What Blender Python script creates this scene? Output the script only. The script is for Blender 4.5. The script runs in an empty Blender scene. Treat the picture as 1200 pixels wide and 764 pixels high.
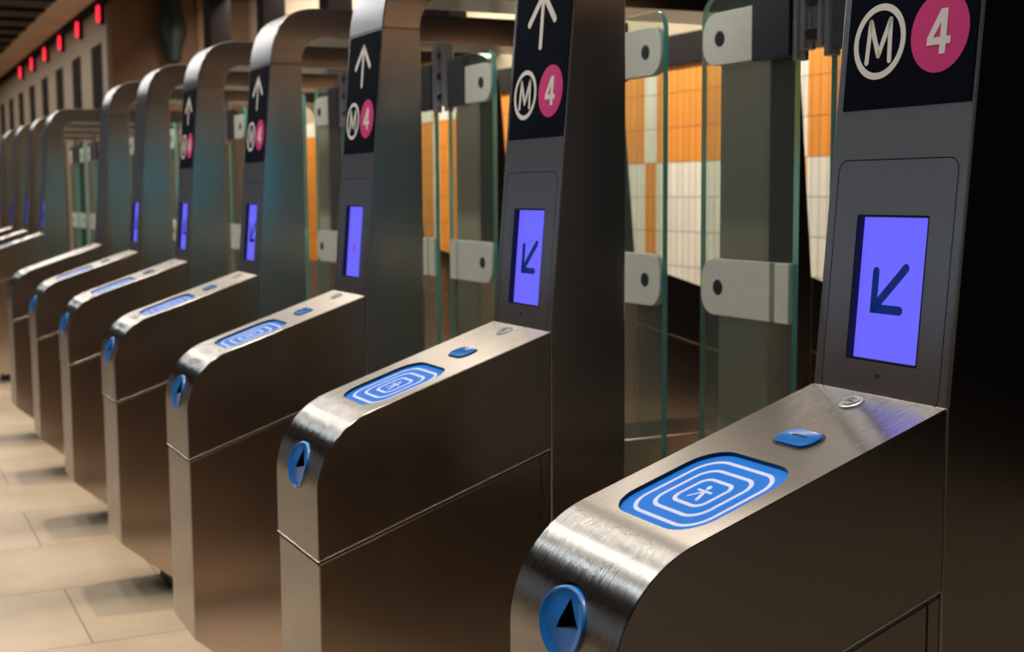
import bpy, bmesh, math, random
from mathutils import Vector, Matrix
from math import radians, cos, sin, pi
random.seed(4)
S = bpy.context.scene
COL = S.collection

# ------------------------------------------------------------------ materials
def new_mat(name):
    m = bpy.data.materials.new(name); m.use_nodes = True
    nt = m.node_tree; b = nt.nodes['Principled BSDF']
    return m, nt, b
def N(nt, t, **k):
    n = nt.nodes.new(t)
    for a, v in k.items(): setattr(n, a, v)
    return n
def plain(name, col, rough=0.5, metal=0.0, coat=0.0, emit=None, es=1.0, var=0.0, scale=30):
    m, nt, b = new_mat(name)
    b.inputs['Base Color'].default_value = (*col, 1)
    b.inputs['Roughness'].default_value = rough
    b.inputs['Metallic'].default_value = metal
    b.inputs['Coat Weight'].default_value = coat
    if emit:
        b.inputs['Emission Color'].default_value = (*emit, 1)
        b.inputs['Emission Strength'].default_value = es
    if var:
        tc = N(nt, 'ShaderNodeTexCoord'); no = N(nt, 'ShaderNodeTexNoise')
        no.inputs['Scale'].default_value = scale; no.inputs['Detail'].default_value = 4
        nt.links.new(tc.outputs['Object'], no.inputs['Vector'])
        mx = N(nt, 'ShaderNodeMix', data_type='RGBA')
        mx.inputs['A'].default_value = (*[c * (1 - var) for c in col], 1)
        mx.inputs['B'].default_value = (*[min(1, c * (1 + var)) for c in col], 1)
        nt.links.new(no.outputs['Fac'], mx.inputs['Factor'])
        nt.links.new(mx.outputs['Result'], b.inputs['Base Color'])
    return m
def brushed(name, col, rough, stretch, bump=0.15, rvar=0.08, aniso=0):
    """brushed steel: fine scratches stretched along one axis"""
    m, nt, b = new_mat(name)
    b.inputs['Metallic'].default_value = 1.0
    if aniso:
        tg = N(nt, 'ShaderNodeTangent', direction_type='RADIAL', axis='X'); nt.links.new(tg.outputs[0], b.inputs['Tangent'])
        b.inputs['Anisotropic'].default_value = aniso; b.inputs['Anisotropic Rotation'].default_value = .25
    tc = N(nt, 'ShaderNodeTexCoord'); mp = N(nt, 'ShaderNodeMapping')
    mp.inputs['Scale'].default_value = stretch
    no = N(nt, 'ShaderNodeTexNoise'); no.inputs['Scale'].default_value = 1.0
    no.inputs['Detail'].default_value = 6; no.inputs['Roughness'].default_value = 0.7
    nt.links.new(tc.outputs['Object'], mp.inputs['Vector']); nt.links.new(mp.outputs['Vector'], no.inputs['Vector'])
    cl = N(nt, 'ShaderNodeTexNoise'); cl.inputs['Scale'].default_value = 5; cl.inputs['Detail'].default_value = 2
    nt.links.new(tc.outputs['Object'], cl.inputs['Vector'])
    mr = N(nt, 'ShaderNodeMapRange')
    mr.inputs['To Min'].default_value = rough - rvar; mr.inputs['To Max'].default_value = rough + rvar
    ad = N(nt, 'ShaderNodeMath', operation='ADD'); hf = N(nt, 'ShaderNodeMath', operation='MULTIPLY')
    hf.inputs[1].default_value = 0.5
    nt.links.new(no.outputs['Fac'], ad.inputs[0]); nt.links.new(cl.outputs['Fac'], ad.inputs[1])
    nt.links.new(ad.outputs[0], hf.inputs[0]); nt.links.new(hf.outputs[0], mr.inputs['Value'])
    nt.links.new(mr.outputs['Result'], b.inputs['Roughness'])
    mx = N(nt, 'ShaderNodeMix', data_type='RGBA')
    mx.inputs['A'].default_value = (*[c * .86 for c in col], 1); mx.inputs['B'].default_value = (*[min(1, c * 1.12) for c in col], 1)
    nt.links.new(no.outputs['Fac'], mx.inputs['Factor']); nt.links.new(mx.outputs['Result'], b.inputs['Base Color'])
    bp = N(nt, 'ShaderNodeBump'); bp.inputs['Strength'].default_value = bump; bp.inputs['Distance'].default_value = 0.0006
    nt.links.new(no.outputs['Fac'], bp.inputs['Height']); nt.links.new(bp.outputs['Normal'], b.inputs['Normal'])
    return m
M = {}
M['steel'] = brushed('brushed_steel', (.57, .54, .505), .275, (900, 20, 20), .03, .025, .94)
M['steel_side'] = brushed('brushed_steel_sheet', (.585, .505, .445), .175, (30, 30, 900), .012, .03)
M['steel_front'] = brushed('brushed_steel_front', (.64, .64, .66), .29, (900, 900, 14), .06, .03, .86)
M['chrome'] = plain('chrome', (.92, .92, .92), .33, 1.0)
M['seam'] = plain('dark_seam', (.02, .02, .02), .6)
M['bright_seam'] = plain('bright_seam_lip', (.85, .80, .72), .25, 1.0)
M['plinth'] = plain('black_rubber', (.018, .02, .02), .6, var=.3)
M['sign'] = plain('navy_sign', (.003, .0045, .011), .6); M['sign'].node_tree.nodes['Principled BSDF'].inputs['Specular IOR Level'].default_value = .02
M['white'] = plain('white_vinyl', (.76, .73, .68), .6)
M['pink'] = plain('magenta_vinyl', (.66, .014, .19), .5)
M['blue'] = plain('blue_plastic', (.004, .19, .66), .22, coat=.4)
M['blue_dark'] = plain('blue_recess', (.001, .005, .012), .6)
M['reader_blue'] = plain('reader_blue', (.01, .16, .60), .3, coat=.3, emit=(.02, .20, .72), es=.38)
M['reader_ring'] = plain('reader_ring', (.66, .68, .82), .3, coat=.3, emit=(.55, .60, .95), es=.38)
M['screen'] = plain('lit_screen', (.02, .02, .05), .3, emit=(.145, .130, 1.0), es=1.0)
M['screen_ink'] = plain('screen_arrow', (.001, .01, .06), .3, emit=(.002, .022, .20), es=.6)
M['bezel_black'] = plain('black_bezel', (.004, .005, .012), .3)
M['clamp'] = plain('frosted_clamp', (.90, .94, .83), .45, var=.06)
M['knob'] = plain('dark_knob', (.05, .07, .08), .35, .5)
M['bracket'] = plain('dark_bracket', (.05, .055, .075), .4, .4, var=.15)

def glass_mat():
    m, nt, b = new_mat('door_glass')
    out = nt.nodes['Material Output']; nt.nodes.remove(b)
    tr = N(nt, 'ShaderNodeBsdfTransparent'); tr.inputs['Color'].default_value = (.86, .91, .87, 1)
    gl = N(nt, 'ShaderNodeBsdfGlossy'); gl.inputs['Roughness'].default_value = .04
    fr = N(nt, 'ShaderNodeFresnel'); fr.inputs['IOR'].default_value = 1.5
    mx = N(nt, 'ShaderNodeMixShader')
    ge = N(nt, 'ShaderNodeNewGeometry'); inv = N(nt, 'ShaderNodeMath', operation='SUBTRACT'); inv.inputs[0].default_value = 1
    ml = N(nt, 'ShaderNodeMath', operation='MULTIPLY'); nt.links.new(ge.outputs['Backfacing'], inv.inputs[1])
    nt.links.new(fr.outputs[0], ml.inputs[0]); nt.links.new(inv.outputs[0], ml.inputs[1])
    nt.links.new(ml.outputs[0], mx.inputs[0]); nt.links.new(tr.outputs[0], mx.inputs[1]); nt.links.new(gl.outputs[0], mx.inputs[2])
    df = N(nt, 'ShaderNodeBsdfDiffuse'); df.inputs['Color'].default_value = (.55, .66, .58, 1)
    m2 = N(nt, 'ShaderNodeMixShader'); m2.inputs[0].default_value = .07
    nt.links.new(mx.outputs[0], m2.inputs[1]); nt.links.new(df.outputs[0], m2.inputs[2])
    nt.links.new(m2.outputs[0], out.inputs['Surface'])
    return m
M['glass'] = glass_mat()
M['glass_edge'] = plain('teal_glass_edge', (.20, .80, .72), .2, coat=.5)
M['glass_edge'].node_tree.nodes['Principled BSDF'].inputs['Transmission Weight'].default_value = .3

# ------------------------------------------------------------------ mesh helpers
def finish(bm, name, mats, parent=None, angle=16, bevel=0.0, seg=2):
    if bevel:
        bmesh.ops.recalc_face_normals(bm, faces=bm.faces)
        es = [e for e in bm.edges if len(e.link_faces) == 2 and e.calc_face_angle(0) > radians(35)]
        bmesh.ops.bevel(bm, geom=es, offset=bevel, segments=seg, profile=.5, affect='EDGES', clamp_overlap=True)
    bmesh.ops.recalc_face_normals(bm, faces=bm.faces)
    me = bpy.data.meshes.new(name); bm.to_mesh(me); bm.free()
    if not isinstance(mats, (list, tuple)): mats = [mats]
    for m in mats: me.materials.append(m)
    me.shade_smooth(); me.set_sharp_from_angle(angle=radians(angle))
    o = bpy.data.objects.new(name, me); COL.objects.link(o)
    if parent: o.parent = parent
    return o
def prism(bm, poly, h0, h1, f):
    """extrude polygon (list of 2D) between h0 and h1; f(u,v,h) -> 3D"""
    a = [bm.verts.new(f(u, v, h0)) for u, v in poly]; b = [bm.verts.new(f(u, v, h1)) for u, v in poly]
    n = len(poly); bm.faces.new(a[::-1]); bm.faces.new(b)
    for i in range(n): bm.faces.new((a[i], a[(i + 1) % n], b[(i + 1) % n], b[i]))
def side(u, v, h): return Vector((h, u, v))            # YZ profile extruded along X
def box(bm, x0, x1, y0, y1, z0, z1): prism(bm, [(y0, z0), (y1, z0), (y1, z1), (y0, z1)], x0, x1, side)
def rrect(w, h, r, n=6, cx=0, cy=0):
    p = []
    for (sx, sy, a0) in ((1, -1, -90), (1, 1, 0), (-1, 1, 90), (-1, -1, 180)):
        for i in range(n + 1):
            a = radians(a0 + 90 * i / n); p.append((cx + sx * (w / 2 - r) + r * cos(a), cy + sy * (h / 2 - r) + r * sin(a)))
    return p
def circ(r, n=40, cx=0, cy=0): return [(cx + r * cos(2 * pi * i / n), cy + r * sin(2 * pi * i / n)) for i in range(n)]
def ring(bm, outer, inner, h0, h1, f):
    n = len(outer)
    V = [[bm.verts.new(f(u, v, h)) for u, v in P] for P, h in ((outer, h0), (outer, h1), (inner, h1), (inner, h0))]
    for k in range(4):
        A, B = V[k], V[(k + 1) % 4]
        for i in range(n): bm.faces.new((A[i], A[(i + 1) % n], B[(i + 1) % n], B[i]))
def stroke(bm, pts, w, h0, h1, f, cap=8):
    """thick polyline with round ends, each segment a capsule prism joined into one mesh"""
    for (x0, y0), (x1, y1) in zip(pts[:-1], pts[1:]):
        a = math.atan2(y1 - y0, x1 - x0); P = []
        for i in range(cap + 1): t = a - pi / 2 + pi * i / cap; P.append((x1 + w / 2 * cos(t), y1 + w / 2 * sin(t)))
        for i in range(cap + 1): t = a + pi / 2 + pi * i / cap; P.append((x0 + w / 2 * cos(t), y0 + w / 2 * sin(t)))
        prism(bm, P, h0, h1, f)
def cut(o, cutters):
    """subtract temporary solids from o and bake the result into its mesh"""
    for c in cutters:
        md = o.modifiers.new('cut', 'BOOLEAN'); md.operation = 'DIFFERENCE'; md.object = c; md.solver = 'EXACT'
    bpy.context.view_layer.update()
    dg = bpy.context.evaluated_depsgraph_get()
    me = bpy.data.meshes.new_from_object(o.evaluated_get(dg)); me.name = o.name
    o.modifiers.clear(); old = o.data; o.data = me; bpy.data.meshes.remove(old)
    me.shade_smooth(); me.set_sharp_from_angle(angle=radians(16))
    for c in cutters:
        d = c.data; bpy.data.objects.remove(c); bpy.data.meshes.remove(d)
def empty(name, loc):
    o = bpy.data.objects.new(name, None); COL.objects.link(o); o.location = loc; o.empty_display_size = .2
    return o
def tag(o, label, cat, group=None):
    o['label'] = label; o['category'] = cat
    if group: o['group'] = group
    return o
def struct(o): o['kind'] = 'structure'; return o

# ------------------------------------------------------------------ gate geometry (metres)
W = .2455; L = .4515; ZT = .993; TS = .342; K = .0855; YC = 1.15
Z0 = ZT - TS * L                                   # pod top extended to the nose plane
ZS, SS = .616, .347                                # seam height at the nose, seam slope
ZB, BS = .1765, -.84
mir = lambda y: 2 * YC - y
nrm = Vector((0, -TS, 1)).normalized(); tdir = Vector((0, 1, TS)).normalized()
def top(u, v, h):                                   # u = x, v = y on the pod's sloping top, h = height above it
    return Vector((u, v, Z0 + TS * v)) + nrm * h
fn = Vector((0, -1, K)).normalized()
def front(u, v, h):                                 # u = x, v = z on the tower's leaning front, h = out of it
    return Vector((u, L + K * (v - ZT), v)) + fn * h
def nose(u, v, h): return Vector((u, -h, v))        # on the nose plane y = 0

def pod_profile():
    R = .15; n = Vector((-TS, 1)).normalized()
    zc = (Z0 * n.y - R * (1 + n.x)) / n.y
    P = []
    a1 = math.atan2(n.y, n.x)
    for i in range(19):
        a = pi + (a1 - pi) * i / 18; P.append((R + R * cos(a), zc + R * sin(a)))
    return P
def build_pod(flip=False):
    """upper pod outline above the seam"""
    arc = pod_profile()
    P = [(0, ZS)] + arc + [(L - .0008, Z0 + TS * (L - .0008)), (L - .0008, ZS + SS * (L - .0008))]
    return P
def low_profile():
    g = .004
    return [(0.002, ZS - g), (.002, ZB), (.16, .043), (L - .0008, .043), (L - .0008, ZS - g + SS * (L - .0008))]

def make_gate(name, sign=True, reader=True, screen=True, arrow='arrow', right_door=True, left_len=.355, right_len=.355):
    g = empty(name, (0, 0, 0))
    # ---- tower portal: front leg, hood and back leg in one bent sheet-steel body
    def bez(p0, p1, p2, p3, n):
        return [tuple((1-t)**3*a + 3*(1-t)**2*t*b + 3*(1-t)*t*t*c + t**3*d for a, b, c, d in zip(p0, p1, p2, p3)) for t in [i/n for i in range(1, n+1)]]
    zc = 1.657; yc_ = L + K * (zc - ZT)
    half = [(L + .0, 0.0), (L, ZT - .02), (L + .0005, ZT), (yc_, zc)] + bez((yc_, zc), (yc_ + .009, 1.765), (.553, 1.832), (.66, 1.834), 14)
    outer = half + [(mir(y), z) for y, z in half[::-1]]
    inn = [(.6115, 0.0), (.6115, 1.655)] + bez((.6115, 1.655), (.6115, 1.715), (.640, 1.742), (.70, 1.742), 8)
    inner = inn + [(mir(y), z) for y, z in inn[::-1]]
    poly = outer + inner[::-1]
    bm = bmesh.new(); prism(bm, poly, 0, W, side)
    t = finish(bm, 'tower', [M['steel_side'], M['steel_front'], M['bezel_black']], g, bevel=.003, seg=2)
    cs = []
    if screen:
        bm = bmesh.new(); prism(bm, rrect(.1292, .1841, .002, 2, .1248, 1.1253), -.012, .02, front); cs.append(finish(bm, 'c', M['bezel_black']))
        # hairline groove round the screen panel
        bm = bmesh.new(); ring(bm, rrect(.2142, .30, .016, 6, .1233, 1.137), rrect(.2112, .297, .0145, 6, .1233, 1.137), -.003, .01, front); cs.append(finish(bm, 'c', M['bezel_black']))
    # cap joint: a shallow groove round the front leg, cut with one U-shaped solid
    bm = bmesh.new()
    prism(bm, [(-.02, .4), (W + .02, .4), (W + .02, .66), (W - .0018, .66), (W - .0018, yc_ + .002), (.0018, yc_ + .002), (.0018, .66), (-.02, .66)], 1.6555, 1.6580, lambda u, v, h: Vector((u, v, h)))
    cs.append(finish(bm, 'c', M['bezel_black']))
    cut(t, cs)
    # faces looking towards the passenger get the vertical brushing, side sheets the fine one
    for p in t.data.polygons:
        if p.material_index == 0 and abs(p.normal.x) < .5: p.material_index = 1
    # ---- pods (front and its mirrored twin at the back)
    bm = bmesh.new(); prism(bm, build_pod(), 0, W, side)
    up = finish(bm, 'upper_pod', [M['steel_side'], M['steel'], M['bezel_black']], g, bevel=.0013, seg=1)
    cs = []
    if reader:
        bm = bmesh.new(); prism(bm, rrect(.1735, .1600, .043, 8, .1305, .187), -.008, .02, top); cs.append(finish(bm, 'c', M['bezel_black']))
        bm = bmesh.new(); prism(bm, [(.125 + .046 * cos(a), .772 + .038 * sin(a)) for a in [2*pi*i/40 for i in range(40)]], -.06, .05, nose); cs.append(finish(bm, 'c', M['bezel_black']))
    if cs: cut(up, cs)
    for p in up.data.polygons:
        if p.material_index == 0 and abs(p.normal.x) < .6: p.material_index = 1
    bm = bmesh.new(); prism(bm, [(mir(y), z) for y, z in build_pod()], 0, W, side)
    rp = finish(bm, 'upper_pod', [M['steel_side'], M['steel']], g, bevel=.0013, seg=1)
    for p in rp.data.polygons:
        if abs(p.normal.x) < .6: p.material_index = 1
    for fl in (0, 1):
        P = low_profile()
        if fl: P = [(mir(y), z) for y, z in P]
        bm = bmesh.new(); prism(bm, P, .002, W - .002, side)
        lo = finish(bm, 'lower_pod', [M['steel_side'], M['steel']], g, bevel=.002, seg=1)
        for p in lo.data.polygons:
            if abs(p.normal.x) < .6: p.material_index = 1
        # bright lip along the joint of the two pod halves
        bm = bmesh.new(); Q = [(.006, ZS - .0045 + SS * .006), (L - .02, ZS - .0045 + SS * (L - .02)), (L - .02, ZS + .001 + SS * (L - .02)), (.006, ZS + .001 + SS * .006)]
        if fl: Q = [(mir(y), z) for y, z in Q]
        prism(bm, Q, .0045, W - .0045, side)
        sm = finish(bm, 'seam_strip', M['seam'], g)
        bm = bmesh.new(); Q = [(-.0016, ZS + .0002), (L - .001, ZS + .0002 + SS * L), (L - .001, ZS + .0030 + SS * L), (-.0016, ZS + .0030)]
        if fl: Q = [(mir(y), z) for y, z in Q]
        prism(bm, Q, -.0016, W + .0016, side)
        finish(bm, 'seam_lip', M['bright_seam'], sm, bevel=.0012, seg=2)
        # service panel edge, a dark vertical joint beside the tower
        bm = bmesh.new(); ys = .4294; Q = [(ys, .08), (ys + .0025, .08), (ys + .0025, ZS - .004 + SS * ys), (ys, ZS - .004 + SS * ys)]
        if fl: Q = [(mir(y), z) for y, z in Q]
        prism(bm, Q, .0015, W - .0015, side)
        finish(bm, 'panel_joint', M['seam'], g)
    bm = bmesh.new(); box(bm, .024, W - .024, .1585, mir(.1585), 0, .046); finish(bm, 'plinth', M['plinth'], g, bevel=.002, seg=1)
    bm = bmesh.new(); box(bm, .004, W - .004, .60, mir(.60), .03, .56); finish(bm, 'base_cabinet', M['steel_side'], g, bevel=.004)
    # ---- screen
    if screen:
        bm = bmesh.new(); prism(bm, rrect(.126, .181, .001, 2, .1248, 1.1253), -.0118, -.0105, front)
        sc = finish(bm, 'display_screen', M['screen'], g)
        bm = bmesh.new(); ring(bm, rrect(.1290, .1838, .002, 2, .1248, 1.1253), rrect(.1235, .1785, .0015, 2, .1248, 1.1253), -.0115, -.0008, front)
        finish(bm, 'screen_surround', M['bezel_black'], g)
        if arrow:
            bm = bmesh.new(); cx, cz = .093, 1.0995; h = (-.0104, -.0100); w_ = .0115
            if arrow == 'arrow':
                stroke(bm, [(cx, cz), (cx + .053, cz + .053)], w_, *h, front)
                stroke(bm, [(cx, cz + .047), (cx, cz), (cx + .047, cz)], w_, *h, front)
                prism(bm, [(cx - w_/2, cz - w_/2), (cx + w_/2, cz - w_/2), (cx + w_/2, cz + w_/2), (cx - w_/2, cz + w_/2)], *h, front)
                finish(bm, 'screen_arrow', M['screen_ink'], sc)
            else:
                stroke(bm, [(cx + .02, cz + .0), (cx + .02, cz + .02)], .007, *h, front)
                finish(bm, 'screen_mark', M['pink'], sc)
        bm = bmesh.new(); prism(bm, circ(.0032, 16, .1222, 1.0165), -.001, .0008, front); finish(bm, 'sensor_hole', M['seam'], g)
    # ---- line sign
    if sign:
        bm = bmesh.new(); prism(bm, rrect(.2243, .3016, .001, 1, .1281, 1.5007), 0, .0016, front)
        sp = finish(bm, 'sign_panel', M['sign'], g)
        h = (.0013, .0020)
        bm = bmesh.new(); stroke(bm, [(.1262, 1.522), (.1262, 1.612)], .0125, *h, front)
        stroke(bm, [(.0745, 1.568), (.1262, 1.620), (.1779, 1.568)], .0135, *h, front)
        finish(bm, 'up_arrow', M['white'], sp)
        r = .0474; cx, cz = .0756, 1.4343
        bm = bmesh.new(); ring(bm, circ(r, 48, cx, cz), circ(r - .0085, 48, cx, cz), *h, front); finish(bm, 'metro_ring', M['white'], sp)
        bm = bmesh.new(); stroke(bm, [(cx + a * r, cz + b * r) for a, b in ((-.44, -.52), (-.38, .54), (0, -.36), (.38, .54), (.44, -.52))], .0076, *h, front)
        finish(bm, 'metro_letter', M['white'], sp)
        r = .0483; cx, cz = .1808, 1.4355
        bm = bmesh.new(); prism(bm, circ(r, 48, cx, cz), *h, front); ld = finish(bm, 'line_disc', M['pink'], sp)
        bm = bmesh.new(); h2 = (.0019, .0024)
        for poly in ([(.0, .56), (.21, .56), (.21, -.55), (.0, -.55)], [(-.45, -.13), (.0, -.13), (.0, -.31), (-.45, -.31)], [(.21, -.13), (.36, -.13), (.36, -.31), (.21, -.31)],
                     [(-.03, .56), (.0, .56), (.0, .23), (-.235, -.13), (-.45, -.13)]):
            prism(bm, [(cx + .04 * r + a * r, cz + b * r) for a, b in poly], *h2, front)
        finish(bm, 'line_number', M['white'], sp)
    # ---- things on the pod's top
    if reader:
        cx, cy = .1305, .187
        bm = bmesh.new(); prism(bm, rrect(.1732, .1597, .0429, 10, cx, cy), -.0078, -.0054, top)
        rd = finish(bm, 'card_reader', M['reader_blue'], g)
        for s, rr in ((.0710, .033), (.0510, .0245), (.0310, .015)):
            bm = bmesh.new(); a = 2 * s; b_ = 2 * s * .93
            ring(bm, rrect(a, b_, rr, 10, cx, cy), rrect(a - .0100, b_ - .0100, rr - .004, 10, cx, cy), -.0056, -.0048, top)
            finish(bm, 'reader_ring', M['reader_ring'], rd)
        bm = bmesh.new(); h = (-.0056, -.0048)
        stroke(bm, [(cx - .004, cy + .0125), (cx - .002, cy + .0095)], .006, *h, top)
        stroke(bm, [(cx - .013, cy + .003), (cx + .012, cy + .003)], .0035, *h, top)
        stroke(bm, [(cx, cy + .003), (cx + .0085, cy - .014)], .005, *h, top)
        stroke(bm, [(cx - .001, cy + .002), (cx - .012, cy - .013)], .0025, *h, top)
        finish(bm, 'walking_pictogram', M['reader_ring'], rd)
        # raised blue pill beyond it
        cx, cy = .134, .3245
        bm = bmesh.new(); ring(bm, rrect(.072, .042, .018, 8, cx, cy), rrect(.067, .037, .0158, 8, cx, cy), -.001, .0006, top); finish(bm, 'pill_gasket', M['seam'], g)
        bm = bmesh.new(); prism(bm, rrect(.066, .036, .0155, 8, cx, cy), -.001, .0040, top)
        pb = finish(bm, 'pill_light', M['blue'], g, bevel=.0022, seg=3)
        bm = bmesh.new(); stroke(bm, [(cx - .013, cy + .002), (cx + .013, cy + .002)], .0028, .0036, .0044, top); finish(bm, 'pill_slit', M['blue_dark'], pb)
        # blue ticket slot in the nose
        cx, cz = .125, .770
        def egg(k):
            out = []
            for i in range(40):
                a = 2 * pi * i / 40; x = .0525 * cos(a) * (1 - .10 * (1 - sin(a)) * .5); z = (.0370 if sin(a) > 0 else .0455) * sin(a)
                out.append((cx + x * k, cz + z * k))
            return out
        def surf_y(z):                                      # depth of the nose surface at height z
            R = .15; n = Vector((-TS, 1)).normalized(); zz = (Z0 * n.y - R * (1 + n.x)) / n.y
            return 0 if z <= zz else R - math.sqrt(max(0, R * R - (z - zz) ** 2))
        bm = bmesh.new(); loops = []
        for k, d in ((.92, .040), (1.0, .0005), (1.0, -.0015), (.97, -.0034), (.92, -.0034), (.88, -.0012), (.70, .0004)):
            loops.append([bm.verts.new((u, surf_y(v) + d, v)) for u, v in egg(k)])
        for A, B in zip(loops[:-1], loops[1:]):
            for i in range(40): bm.faces.new((A[i], A[(i + 1) % 40], B[(i + 1) % 40], B[i]))
        cen = bm.verts.new((cx, surf_y(cz) + .0008, cz))
        for i in range(40): bm.faces.new((loops[-1][i], loops[-1][(i + 1) % 40], cen))
        bm.faces.new(loops[0][::-1])
        ts_ = finish(bm, 'ticket_slot', [M['blue'], M['blue_dark']], g, angle=50)
        bm = bmesh.new()
        prism(bm, [(.1125, .7590), (.1595, .7700), (.1275, .7960)], -.03, .02, nose); kc = finish(bm, 'c', M['blue_dark'])
        cut(ts_, [kc]); ts_.data.set_sharp_from_angle(angle=radians(50))
    # ---- chrome key lock
    bm = bmesh.new(); cx, cy = .114, .4215
    prism(bm, circ(.0155, 32, cx, cy), -.001, .0035, top); lk = finish(bm, 'key_lock', M['chrome'], g, bevel=.0015, seg=2)
    bm = bmesh.new(); ring(bm, circ(.0105, 32, cx, cy), circ(.0080, 32, cx, cy), .003, .0052, top); finish(bm, 'lock_ring', M['chrome'], lk)
    bm = bmesh.new(); stroke(bm, [(cx - .003, cy), (cx + .003, cy)], .0022, .003, .0039, top); finish(bm, 'key_slit', M['seam'], lk)
    # ---- glass leaves hinged under the hood
    def door(sgn, door_len):
        # sgn -1: leaf on the gate's left side, +1: on its right side
        X = (lambda d: .063 - d) if sgn < 0 else (lambda d: W - .063 + d)
        fz = lambda u, v, hh: Vector((X(u), YC + hh, v))
        z0, z1 = .25, 1.70; r = .05; e = door_len
        P = [(0, z0), (e, z0)] + [(e - r + r * sin(a), z1 - r + r * cos(a)) for a in [pi / 2 * (1 - i / 8) for i in range(9)]] + [(0, z1)]
        bm = bmesh.new(); prism(bm, P, -.0075, .0075, fz)
        d = finish(bm, 'glass_door', [M['glass'], M['glass_edge']], g)
        for p in d.data.polygons:
            if abs(p.normal.y) < .5: p.material_index = 1
        for zc, hh, split in ((1.600, .121, False), (1.022, .133, True)):
            bm = bmesh.new(); r2 = .05; a0 = .148 if not split else .078; e2 = e - .007
            Q = [(a0, zc - hh / 2)] + [(e2 - r2 + r2 * sin(a), zc + s * (hh / 2 - r2) + s * r2 * cos(a)) for s, rng in ((-1, [pi / 2 * i / 7 for i in range(8)]), (1, [pi / 2 * (1 - i / 7) for i in range(8)])) for a in rng] + [(a0, zc + hh / 2)]
            prism(bm, Q, -.011, .011, fz)
            if split: prism(bm, [(.010, zc - hh / 2), (.060, zc - hh / 2), (.060, zc + hh / 2), (.010, zc + hh / 2)], -.011, .011, fz)
            c = finish(bm, 'clamp', M['clamp'], d, bevel=.0015, seg=1)
            bm = bmesh.new(); prism(bm, circ(.0185, 28, e - .078, zc + .0), -.014, .014, fz); finish(bm, 'clamp_knob', M['knob'], d, bevel=.002, seg=1)
        bm = bmesh.new(); prism(bm, [(.012, 1.537), (.148, 1.537), (.148, 1.69), (.012, 1.69)], -.016, .016, fz); finish(bm, 'hinge_bracket', M['bracket'], d, bevel=.002, seg=1)
        for xo, zb in ((-.008, 1.525), (-.088, 1.545)):
            bm = bmesh.new(); prism(bm, circ(.017, 20, X(xo), YC), zb, 1.745, lambda u, v, hh: Vector((u, v, hh))); finish(bm, 'hinge_pin', M['steel_front'], d, bevel=.002, seg=1)
        bm = bmesh.new(); prism(bm, [(-.075, 1.56), (-.03, 1.56), (-.03, 1.74), (-.075, 1.74)], -.006, .006, fz); finish(bm, 'hinge_plate', M['steel_front'], d)
        for zz in (1.575, 1.645, 1.715):
            bm = bmesh.new(); prism(bm, circ(.011, 16, -.052, zz), -.016, .016, fz); finish(bm, 'hinge_bolt', M['bezel_black'], d)
    door(-1, left_len)
    if right_door: door(1, right_len)
    return g
def copy_tree(o, parent=None):
    c = o.copy(); COL.objects.link(c)
    if parent: c.parent = parent
    for ch in list(o.children): copy_tree(ch, c)
    return c

GROUP = 'row of metro ticket gates'
std = make_gate('ticket_gate')                                  # G2 kind
first = make_gate('ticket_gate', right_door=False)
third = make_gate('ticket_gate', arrow='mark')
nosign = make_gate('ticket_gate', sign=False)
bare = make_gate('ticket_gate', sign=False, reader=False, screen=False, left_len=1.06)
wide = make_gate('ticket_gate', sign=False, right_len=1.06)
def put(o, n, label):
    o.location = (-n, 0, 0); tag(o, label, 'ticket gate', GROUP); return o
put(first, 0, 'brushed steel ticket gate nearest the camera, at the right edge, with large arrow screen')
put(std, 1, 'second steel ticket gate from the right, in the middle, pink 4 above arrow screen')
put(third, 2, 'third steel ticket gate from the right, its whole arrow and 4 sign showing')
put(copy_tree(std), 3, 'fourth steel ticket gate from the right, with narrow lit screen and sign')
put(copy_tree(std), 4, 'fifth steel ticket gate from the right, last one with a line sign')
put(nosign, 5, 'sixth steel ticket gate from the right, lit screen but no sign on its tower')
put(bare, 6, 'seventh steel ticket gate from the right, plain without screen, beside the wide glass lane')
far = ['steel ticket gate just beyond the wide glass lane, with a thin lit screen', 'steel ticket gate second beyond the wide glass lane', 'steel ticket gate third beyond the wide glass lane', 'farthest steel ticket gate at the left edge of the photo']
for i, n in enumerate((8.41, 9.35, 10.4, 11.45)):
    put(wide if i == 0 else copy_tree(nosign), n, far[i])

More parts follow.
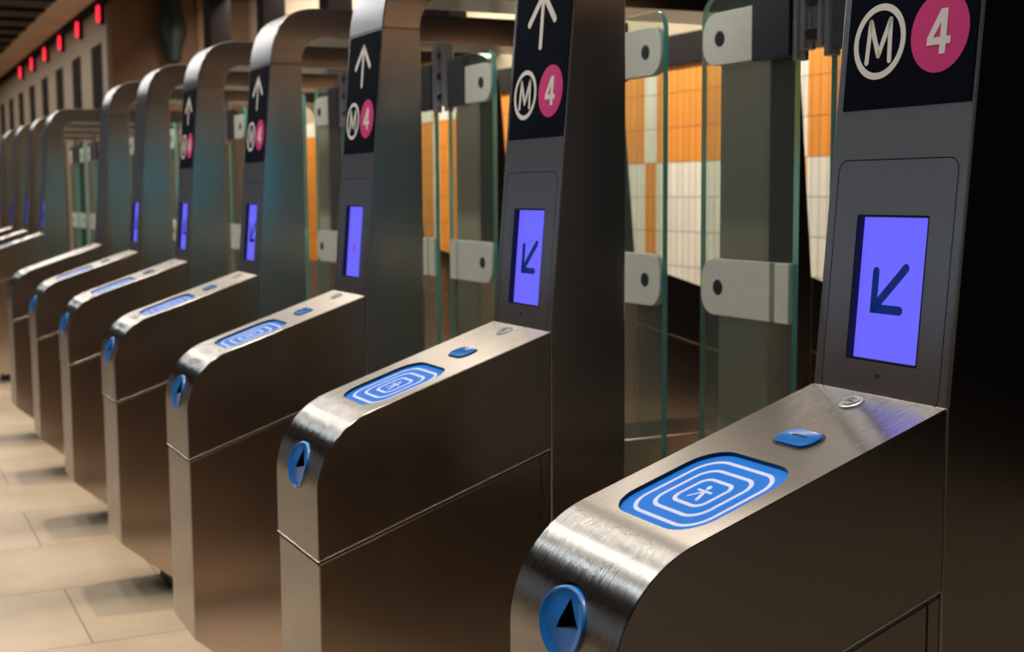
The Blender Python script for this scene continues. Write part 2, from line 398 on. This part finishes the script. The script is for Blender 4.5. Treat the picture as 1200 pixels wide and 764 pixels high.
# ------------------------------------------------------------------ room shell
CEIL = 3.5; YW = 3.6
def floor_mat():
    m, nt, b = new_mat('beige_floor_tiles')
    tc = N(nt, 'ShaderNodeTexCoord'); mp = N(nt, 'ShaderNodeMapping')
    # brick rows run along X: swap x and y
    mp.inputs['Rotation'].default_value = (0, 0, radians(90)); mp.inputs['Location'].default_value = (-.147 + .0, 2.38, 0)
    br = N(nt, 'ShaderNodeTexBrick'); br.offset = .5
    br.inputs['Scale'].default_value = 1; br.inputs['Brick Width'].default_value = .6; br.inputs['Row Height'].default_value = .58
    br.inputs['Mortar Size'].default_value = .003; br.inputs['Mortar Smooth'].default_value = .2
    br.inputs['Color1'].default_value = (.64, .505, .36, 1); br.inputs['Color2'].default_value = (.58, .455, .325, 1); br.inputs['Mortar'].default_value = (.30, .22, .15, 1)
    nt.links.new(tc.outputs['Object'], mp.inputs['Vector']); nt.links.new(mp.outputs['Vector'], br.inputs['Vector'])
    no = N(nt, 'ShaderNodeTexNoise'); no.inputs['Scale'].default_value = 3.5; no.inputs['Detail'].default_value = 6
    nt.links.new(tc.outputs['Object'], no.inputs['Vector'])
    mx = N(nt, 'ShaderNodeMix', data_type='RGBA', blend_type='MULTIPLY'); mx.inputs['Factor'].default_value = .5
    rp = N(nt, 'ShaderNodeValToRGB'); rp.color_ramp.elements[0].position = .3; rp.color_ramp.elements[0].color = (.62, .58, .52, 1); rp.color_ramp.elements[1].position = .65; rp.color_ramp.elements[1].color = (1, 1, 1, 1)
    nt.links.new(no.outputs['Fac'], rp.inputs['Fac']); nt.links.new(br.outputs['Color'], mx.inputs['A']); nt.links.new(rp.outputs['Color'], mx.inputs['B'])
    nt.links.new(mx.outputs['Result'], b.inputs['Base Color'])
    b.inputs['Roughness'].default_value = .42
    return m
def tile_mat():
    """ribbed white and orange wall tiles in big blocks"""
    m, nt, b = new_mat('orange_and_white_tiles')
    tc = N(nt, 'ShaderNodeTexCoord'); sp = N(nt, 'ShaderNodeSeparateXYZ'); nt.links.new(tc.outputs['Object'], sp.inputs[0])
    def mth(op, a, bb=None, c=None):
        n = N(nt, 'ShaderNodeMath', operation=op)
        for i, v in enumerate((a, bb, c)):
            if v is None: continue
            if isinstance(v, (int, float)): n.inputs[i].default_value = v
            else: nt.links.new(v, n.inputs[i])
        return n.outputs[0]
    x, z = sp.outputs['X'], sp.outputs['Z']
    near = mth('GREATER_THAN', x, -7.6)
    orA = mth('GREATER_THAN', z, 1.415); orB = mth('LESS_THAN', z, 1.83)
    base = mth('ADD', mth('MULTIPLY', near, orA), mth('MULTIPLY', mth('SUBTRACT', 1, near), orB))
    colm = mth('FLOOR', mth('DIVIDE', x, .128))
    wn = N(nt, 'ShaderNodeTexWhiteNoise', noise_dimensions='1D'); nt.links.new(colm, wn.inputs['W'])
    rnd = mth('MULTIPLY', mth('GREATER_THAN', wn.outputs['Value'], .80), mth('SUBTRACT', 1, near))
    def band(c, hw): return mth('LESS_THAN', mth('ABSOLUTE', mth('SUBTRACT', x, c)), hw)
    flip = mth('MINIMUM', 1, mth('ADD', rnd, mth('ADD', band(-5.472, .064), band(-4.064, .064))))
    isor = mth('ABSOLUTE', mth('SUBTRACT', base, flip))
    mx = N(nt, 'ShaderNodeMix', data_type='RGBA'); nt.links.new(isor, mx.inputs['Factor'])
    mx.inputs['A'].default_value = (.74, .70, .60, 1); mx.inputs['B'].default_value = (.70, .26, .035, 1)
    # grout grid
    cb = N(nt, 'ShaderNodeCombineXYZ'); nt.links.new(x, cb.inputs[0]); nt.links.new(mth('ADD', z, -.015), cb.inputs[1])
    br = N(nt, 'ShaderNodeTexBrick'); br.offset = 0
    br.inputs['Scale'].default_value = 1; br.inputs['Brick Width'].default_value = .064; br.inputs['Row Height'].default_value = .2
    br.inputs['Mortar Size'].default_value = .0034; br.inputs['Mortar Smooth'].default_value = .3
    br.inputs['Color1'].default_value = (1, 1, 1, 1); br.inputs['Color2'].default_value = (.86, .86, .86, 1); br.inputs['Mortar'].default_value = (.36, .32, .28, 1)
    nt.links.new(cb.outputs[0], br.inputs['Vector'])
    m2 = N(nt, 'ShaderNodeMix', data_type='RGBA', blend_type='MULTIPLY'); m2.inputs['Factor'].default_value = 1
    nt.links.new(mx.outputs['Result'], m2.inputs['A']); nt.links.new(br.outputs['Color'], m2.inputs['B'])
    nt.links.new(m2.outputs['Result'], b.inputs['Base Color']); b.inputs['Roughness'].default_value = .35
    return m
M['floor'] = floor_mat(); M['tiles'] = tile_mat()
M['beige'] = plain('beige_wall_panel', (.34, .27, .18), .6, var=.05, scale=4)
M['dark'] = plain('dark_brown_metal', (.012, .009, .009), .7, var=.2, scale=6)
M['dark'].node_tree.nodes['Principled BSDF'].inputs['Specular IOR Level'].default_value = .08
M['brown'] = plain('brown_brick', (.12, .065, .034), .75, var=.25, scale=7)
M['brown2'] = plain('light_brown_trim', (.20, .115, .06), .7, var=.15, scale=7)
M['ceil'] = plain('dark_ceiling_panel', (.055, .048, .045), .7, var=.2, scale=2)
M['pale'] = plain('pale_ceiling_panel', (.78, .60, .44), .6, var=.3, scale=2.5)
M['offwhite'] = plain('offwhite_door_wall', (.50, .43, .36), .6, var=.08, scale=3)
M['grey_wall'] = plain('grey_concrete', (.44, .59, .82), .8, var=.15, scale=2)
M['red_lamp'] = plain('red_lamp', (.6, .02, .04), .3, emit=(1.0, .02, .05), es=1.6)
M['lamp'] = plain('lamp_diffuser', (.8, .8, .8), .3, emit=(.95, 1.0, .82), es=3)
M['teal'] = plain('dark_teal_glaze', (.003, .014, .018), .5, coat=0, var=.3, scale=5)

def slab(name, mat, *b, bevel=0):
    bm = bmesh.new(); box(bm, *b); return finish(bm, name, mat, bevel=bevel)
struct(slab('floor', M['floor'], -32, 6, -6, 5, -.1, 0))
c = struct(slab('ceiling', M['ceil'], -32, 6, -6, 5, CEIL, CEIL + .1))
# pale strip of ceiling panels along the door wall, and joints between the dark panels
struct(slab('trim_1', M['pale'], -31, -11.5, 1.50, 1.96, CEIL - .03, CEIL + .01))
bm = bmesh.new()
for x in range(-31, -8): box(bm, x, x + .07, -3, 1.50, CEIL - .04, CEIL + .01)
struct(finish(bm, 'trim_2', M['dark']))
struct(slab('wall_back', M['tiles'], -14.6, -2.0, YW, YW + .15, 0, 1.97))
struct(slab('trim_3', M['dark'], -7.6, -2.0, YW - .02, YW + .15, 1.97, 2.14))
struct(slab('trim_4', M['brown'], -14.4, -2.0, YW - .015, YW + .15, 0, .56))
bm = bmesh.new(); box(bm, -14.6, -7.6, YW, YW + .15, 1.97, CEIL); box(bm, -7.6, -2.0, YW, YW + .15, 2.14, CEIL)
struct(finish(bm, 'wall_upper', M['beige']))
struct(slab('trim_5', M['brown2'], -9.4, -2.0, YW - .35, YW + .02, 2.86, CEIL))
struct(slab('wall_side', M['dark'], -2.0, 5.0, YW, YW + .15, 0, CEIL))
struct(slab('wall_left', M['brown'], -31.2, -31, -6, 5, 0, CEIL))
struct(slab('wall_front', M['grey_wall'], -32, 6, -6.2, -6, 0, CEIL))
struct(slab('trim_8', M['brown'], -32, 6, -6.01, -5.97, 0, 1.15))
# brown brick return wall with a lighter edge strip
struct(slab('wall_corner', M['brown'], -14.65, -14.4, 2.0, YW, 0, CEIL))
struct(slab('trim_6', M['brown2'], -14.42, -14.36, 2.98, 3.14, 0, CEIL))
# off-white wall with tall dark doorways
DY = 2.0; DX0 = -15.0; STEP = 1.63
bm = bmesh.new(); xs = [(-15.81 - STEP * i, -15.0 - STEP * i) for i in range(9)]
P = [( -14.4, 0), (-14.4, CEIL)] ; 
box(bm, -31, -14.6, DY, DY + .25, 3.03, CEIL)
prev = -14.6
for a, bx in xs:
    box(bm, bx, prev, DY, DY + .25, 0, 3.03); prev = a
box(bm, -31, prev, DY, DY + .25, 0, 3.03)
struct(finish(bm, 'wall_right', M['offwhite']))
for i, (a, bx) in enumerate(xs):
    bm = bmesh.new(); box(bm, a - .005, bx + .005, DY + .012, DY + .06, 0, 3.035)
    d = struct(finish(bm, 'door_%d' % (i + 1), M['dark']))
struct(slab('trim_7', M['dark'], -31, -14.4, DY - .10, DY + .02, CEIL - .08, CEIL))
ords = ['nearest the brown wall', 'second from the brown wall', 'third from the brown wall', 'fourth from the brown wall', 'fifth from the brown wall', 'farthest, at the left edge']
lamp0 = None
for i in range(6):
    if i == 0:
        r = empty('signal_lamp', (0, 0, 0))
        bm = bmesh.new(); prism(bm, rrect(.16, .235, .03, 4), -.006, .05, lambda u, v, h: Vector((u, -h, v))); finish(bm, 'housing', M['dark'], r, bevel=.004)
        bm = bmesh.new(); prism(bm, rrect(.13, .20, .06, 6), .045, .075, lambda u, v, h: Vector((u, -h, v))); finish(bm, 'lens', M['red_lamp'], r, bevel=.01, seg=3)
        lamp0 = r
    else: r = copy_tree(lamp0)
    r.location = (-14.80 - STEP * i, DY, 3.325)
    tag(r, 'red signal lamp on the off-white wall above the doorways, ' + ords[i], 'lamp', 'red lamps above the doorways')
# dark square columns behind the gates
cols = [(-11.9, .30, 'leftmost dark column rising behind the gates beside the brown wall'), (-10.0, .20, 'narrow dark column behind the gates, in the middle of the beige wall'), (-8.28, .20, 'dark column behind the gates nearest the third gate tower')]
for x, w, lab in cols:
    r = empty('square_column', (x, 2.6, 0))
    bm = bmesh.new(); box(bm, -w / 2, w / 2, -.1, .1, 0, CEIL); finish(bm, 'shaft', M['dark'], r, bevel=.006)
    bm = bmesh.new(); box(bm, -w / 2 - .012, w / 2 + .012, -.112, .112, 0, .12); finish(bm, 'base', M['brown'], r, bevel=.004)
    tag(r, lab, 'column', 'dark columns behind the gates')
# hanging dark sign box
r = empty('hanging_sign', (-6.27, 2.6, 2.05))
bm = bmesh.new(); box(bm, -.24, .24, -.06, .06, 0, .42); finish(bm, 'case', M['dark'], r, bevel=.006)
for s in (-.15, .15):
    bm = bmesh.new(); prism(bm, circ(.012, 12, s, 0), .42, CEIL - 2.05, lambda u, v, h: Vector((u, v, h))); finish(bm, 'rod', M['bracket'], r)
tag(r, 'dark boxy sign hanging from the ceiling behind the second gate', 'sign')
# wall lamp
r = empty('wall_lamp', (-7.70, YW, 2.28))
def dome(bm, rx, ry, rz, y_off):
    bmesh.ops.create_uvsphere(bm, u_segments=24, v_segments=12, radius=1, matrix=Matrix.Translation((0, y_off, 0)) @ Matrix.Diagonal((rx, ry, rz, 1)))
bm = bmesh.new(); dome(bm, .20, .06, .05, -.06); finish(bm, 'diffuser', M['lamp'], r, angle=180)
bm = bmesh.new(); box(bm, -.14, .14, -.03, 0, -.04, .04); finish(bm, 'mount', M['bracket'], r, bevel=.004)
tag(r, 'small bright oval lamp on the far wall seen beside the second gate tower', 'lamp')
# dark teal tapered fixture on the brown wall
r = empty('pendant_fixture', (-14.2, 2.66, 2.74))
prof = [(.03, 0), (.085, .02), (.10, .16), (.155, .34), (.145, .45), (.11, .56), (.10, CEIL - 2.74)]
bm = bmesh.new(); n = 24; rings_ = [[bm.verts.new((rr * cos(2 * pi * i / n), rr * sin(2 * pi * i / n), z)) for i in range(n)] for rr, z in prof]
for A, B in zip(rings_[:-1], rings_[1:]):
    for i in range(n): bm.faces.new((A[i], A[(i + 1) % n], B[(i + 1) % n], B[i]))
bm.faces.new(rings_[0][::-1]); bm.faces.new(rings_[-1]); finish(bm, 'body', M['teal'], r, angle=60)
tag(r, 'dark teal tapered fixture hanging in front of the brown wall', 'light fixture')

# ------------------------------------------------------------------ light
def area(name, loc, rot, sx, sy, power, col):
    l = bpy.data.lights.new(name, 'AREA'); l.shape = 'RECTANGLE'; l.size = sx; l.size_y = sy; l.energy = power; l.color = col
    o = bpy.data.objects.new(name, l); COL.objects.link(o); o.location = loc; o.rotation_euler = [radians(a) for a in rot]; return o
def spot(name, loc, target, power, col, ang=60, blend=.6, rad=.06):
    l = bpy.data.lights.new(name, 'SPOT'); l.energy = power; l.color = col; l.spot_size = radians(ang); l.spot_blend = blend; l.shadow_soft_size = rad
    o = bpy.data.objects.new(name, l); COL.objects.link(o); o.location = loc
    o.rotation_euler = (Vector(target) - Vector(loc)).to_track_quat('-Z', 'Y').to_euler(); return o
warm = (1.0, .88, .74); cool = (.80, .90, 1.0)
for n in list(range(0, 8)) + [8.4, 9.4, 10.4, 11.4]:
    spot('downlight', (-n - .21, .36, 3.42), (-n + .10, -.1, 0), (125 if n == 0 else 155), warm, 31, .4, .03)
# fluorescent lines along the hall
area('tube_row', (-7.6, -.18, 3.44), (0, 0, 0), 17, .035, 75, (1, .96, .90))
area('tube_row', (-7.6, -1.1, 3.44), (0, 0, 0), 17, .065, 105, (1, .96, .90))
area('tube_row', (-7.6, -2.2, 3.44), (0, 0, 0), 17, .03, 50, (.82, .92, 1.0))
area('pod_top_fill', (-8, .62, 3.45), (0, 0, 0), 17, 1.1, 30, (1, .90, .76))  # broad soft fill added overhead to brighten the pod tops, no fixture modelled
area('wall_washer', (-8, 2.75, 3.2), (35, 0, 0), 11, .15, 330, (1, .92, .80))
area('far_light', (-22, .5, 3.4), (0, 0, 0), 12, 1, 110, (1, .85, .68))
area('teal_monitor', (5.9, 2.3, 1.42), (0, 90, 0), .18, .36, 2.8, (.0, .55, 1.0))

w = bpy.data.worlds.new('World'); S.world = w; w.use_nodes = True
w.node_tree.nodes['Background'].inputs['Color'].default_value = (.054, .044, .037, 1)
w.node_tree.nodes['Background'].inputs['Strength'].default_value = 1.0

# ------------------------------------------------------------------ camera
cd = bpy.data.cameras.new('Camera'); cam = bpy.data.objects.new('Camera', cd); COL.objects.link(cam); S.camera = cam
cd.sensor_fit = 'HORIZONTAL'; cd.sensor_width = 36; cd.lens = 1571.29953 / 1200 * 36; cd.clip_start = .05
pitch, yaw, roll = radians(-5.69624), radians(64.02608), radians(-.3923)
fw = Vector((-sin(yaw) * cos(pitch), cos(yaw) * cos(pitch), sin(pitch)))
r_ = Vector((cos(yaw), sin(yaw), 0)); u_ = r_.cross(fw)
r2 = r_ * cos(roll) + u_ * sin(roll); u2 = u_ * cos(roll) - r_ * sin(roll)
mat = Matrix((r2, u2, -fw)).transposed().to_4x4(); mat.translation = (1.41771, -.68511, 1.24856); cam.matrix_world = mat
cd.dof.use_dof = True; cd.dof.focus_distance = 1.75; cd.dof.aperture_fstop = 7.0; cd.dof.aperture_blades = 7

S.view_settings.view_transform = 'Standard'; S.view_settings.look = 'None'; S.view_settings.exposure = 0; S.view_settings.gamma = 1
S.view_settings.use_curve_mapping = False
S.cycles.max_bounces = 10; S.cycles.glossy_bounces = 6; S.cycles.transparent_max_bounces = 24; S.cycles.sample_clamp_indirect = 4
S.cycles.caustics_reflective = False; S.cycles.caustics_refractive = False
